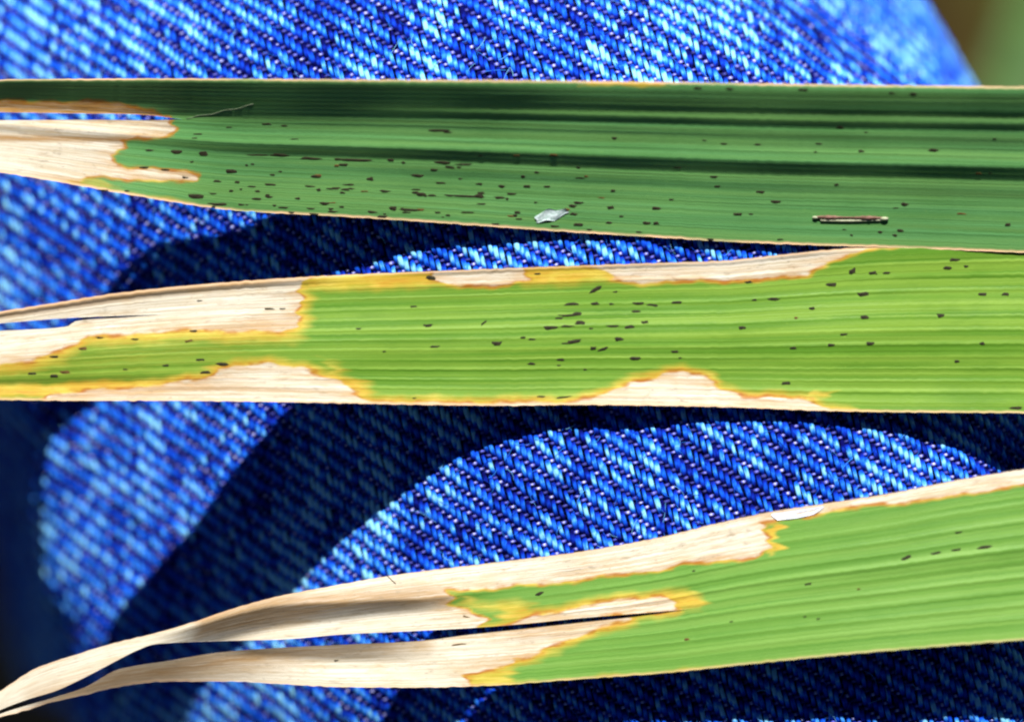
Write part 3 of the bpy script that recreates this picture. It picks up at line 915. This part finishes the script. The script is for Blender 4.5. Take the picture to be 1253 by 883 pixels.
# loose silk thread across the torn end of the dark blade
xt = np.linspace(228, 310, 20)
yt_ = 145 - 17 * ((xt - 228) / 82) ** 1.1 + 0.8 * np.sin(xt * 0.2)
silk = tube_obj("silk_thread", P(xt, yt_, np.array([surf(LA, a, b) + 0.15 for a, b in zip(xt, yt_)])), S * 0.32, M_silk, nside=5)
tag(silk, "fine pale silk thread slanting across the shaded stripe of the dark green leaf", "thread")
# dark hair on the white margin of the bottom blade
xt = np.linspace(474, 484, 8)
yt_ = 704 + (xt - 474) * 0.95
hair = tube_obj("dark_hair", P(xt, yt_, np.array([surf(LC, a, b) + 0.8 for a, b in zip(xt, yt_)])), S * 0.45, M_spot, nside=5)
tag(hair, "tiny dark hair lying on the white margin of the split leaf", "hair")

# torn flap lifted from the upper margin of the bottom blade
nx_, ny_ = 26, 9
gu, gv = np.meshgrid(np.linspace(0, 1, nx_), np.linspace(0, 1, ny_), indexing='ij')
fx = 944 + 64 * gu
ty = pl(fx[:, 0], spec_c["top"])[:, None]
wid_ = np.interp(gu, [0, 0.12, 0.5, 0.8, 1], [2.0, 9.0, 10.0, 8.5, 2.0])
fy = ty + 3.0 + gv * wid_
crease = np.exp(-((gv - 0.52) / 0.13) ** 2) * sm(0.30, 0.6, gu) * (1 - sm(0.9, 1, gu))
fz = np.array([[surf(LC, fx[i, j], fy[i, j]) for j in range(ny_)] for i in range(nx_)]) + 0.7 + 0.7 * gv - 2.2 * crease + 0.3 * np.sin(gu * 23)
V = P(fx, fy, fz).reshape(-1, 3)
V2 = P(fx, fy, fz - 0.7).reshape(-1, 3)
n_ = nx_ * ny_
gf = grid_faces(nx_, ny_)
rim = np.concatenate([np.arange(ny_), np.arange(1, nx_) * ny_ + ny_ - 1, (nx_ - 1) * ny_ + np.arange(ny_ - 2, -1, -1), np.arange(nx_ - 2, 0, -1) * ny_])
rq = np.stack([rim, np.roll(rim, -1), np.roll(rim, -1) + n_, rim + n_], -1)
me = mesh_np("torn_flap", np.concatenate([V, V2]) - V[0], np.concatenate([gf[:, ::-1], gf + n_, rq]))
M_flap = plain("glossy_white_skin", (206, 214, 240), (238, 238, 244), 5000, 0.3, 0.6)
flap = link("torn_flap", me, M_flap, LC.o)
flap.location = tuple(V[0] - LC.org)
flap["label"] = "shiny bluish-white flap of torn skin on the upper margin"

# ------------------------------------------------------------------ what lies beyond the leg, far out of focus
k = NT("brown_soil")
tc = k.n("ShaderNodeTexCoord").outputs["Object"]
n1 = k.noise(tc, 60, 5, 0.65)
n2 = k.noise(tc, 9, 3, 0.6)
soil = k.mix(k.rng(n1, 0.3, 0.7), lin(42, 33, 14), lin(80, 64, 30))
soil = k.mix(k.math('MULTIPLY', k.rng(n2, 0.42, 0.62), 0.8), soil, lin(70, 88, 36))
M_soil = k.done(k.bsdf(soil, 0.95, 0.1, n1, 0.6, 0.004).outputs[0])
gx = np.linspace(-6, 6, 61)
g1, g2 = np.meshgrid(gx, gx, indexing='ij')
gz = -0.30 + 0.006 * np.sin(g1 * 9) * np.sin(g2 * 7)
me = mesh_np("ground", np.stack([g1, g2, gz], -1).reshape(-1, 3), grid_faces(61, 61)[:, ::-1] * 1)
gr = link("ground", me, M_soil, None, "structure")

M_grass = plain("field_grass_leaf", (44, 74, 28), (66, 96, 40), 300, 0.5, 0.3, (1, 1, 1), 0.3, 1e-4)
def background_blade(x0, y0, x1, y1, z0, z1, w, label):
    """a broad grass leaf arching at some depth, keeled along its midrib"""
    n = 28
    t = np.linspace(0, 1, n)
    cx, cy = x0 + (x1 - x0) * t, y0 + (y1 - y0) * t
    cz = z0 + (z1 - z0) * t + 0.02 * np.sin(t * math.pi)
    d = np.array([x1 - x0, y1 - y0])
    d = d / np.linalg.norm(d)
    pr = np.array([-d[1], d[0]])
    ww = w * (np.sin(np.clip(t * 0.93 + 0.07, 0, 1) * math.pi) ** 0.6)
    q = np.array([-1, -0.55, 0, 0.55, 1])
    V1 = np.stack([cx[:, None] + pr[0] * q * ww[:, None], cy[:, None] + pr[1] * q * ww[:, None], cz[:, None] + 0.25 * np.abs(q)[None, :] * ww[:, None]], -1).reshape(-1, 3)
    V2 = V1 - np.array([0, 0, 0.0004])
    m = 5
    gf = grid_faces(n, m)
    N = n * m
    rim = np.concatenate([np.arange(m), np.arange(1, n) * m + m - 1, (n - 1) * m + np.arange(m - 2, -1, -1), np.arange(n - 2, 0, -1) * m])
    rq = np.stack([rim, np.roll(rim, -1), np.roll(rim, -1) + N, rim + N], -1)
    me = mesh_np("grass_leaf", np.concatenate([V1, V2]) - V1[2], np.concatenate([gf, gf[:, ::-1] + N, rq]))
    o = link("grass_leaf", me, M_grass)
    o.location = tuple(V1[2])
    tag(o, label, "grass", "blurred grass leaves beyond the knee")
    return o
background_blade(0.1180, 0.17, 0.0262, -0.03, -0.305, -0.12, 0.0050, "blurred green grass leaf slanting beyond the trouser leg, in the top right corner")
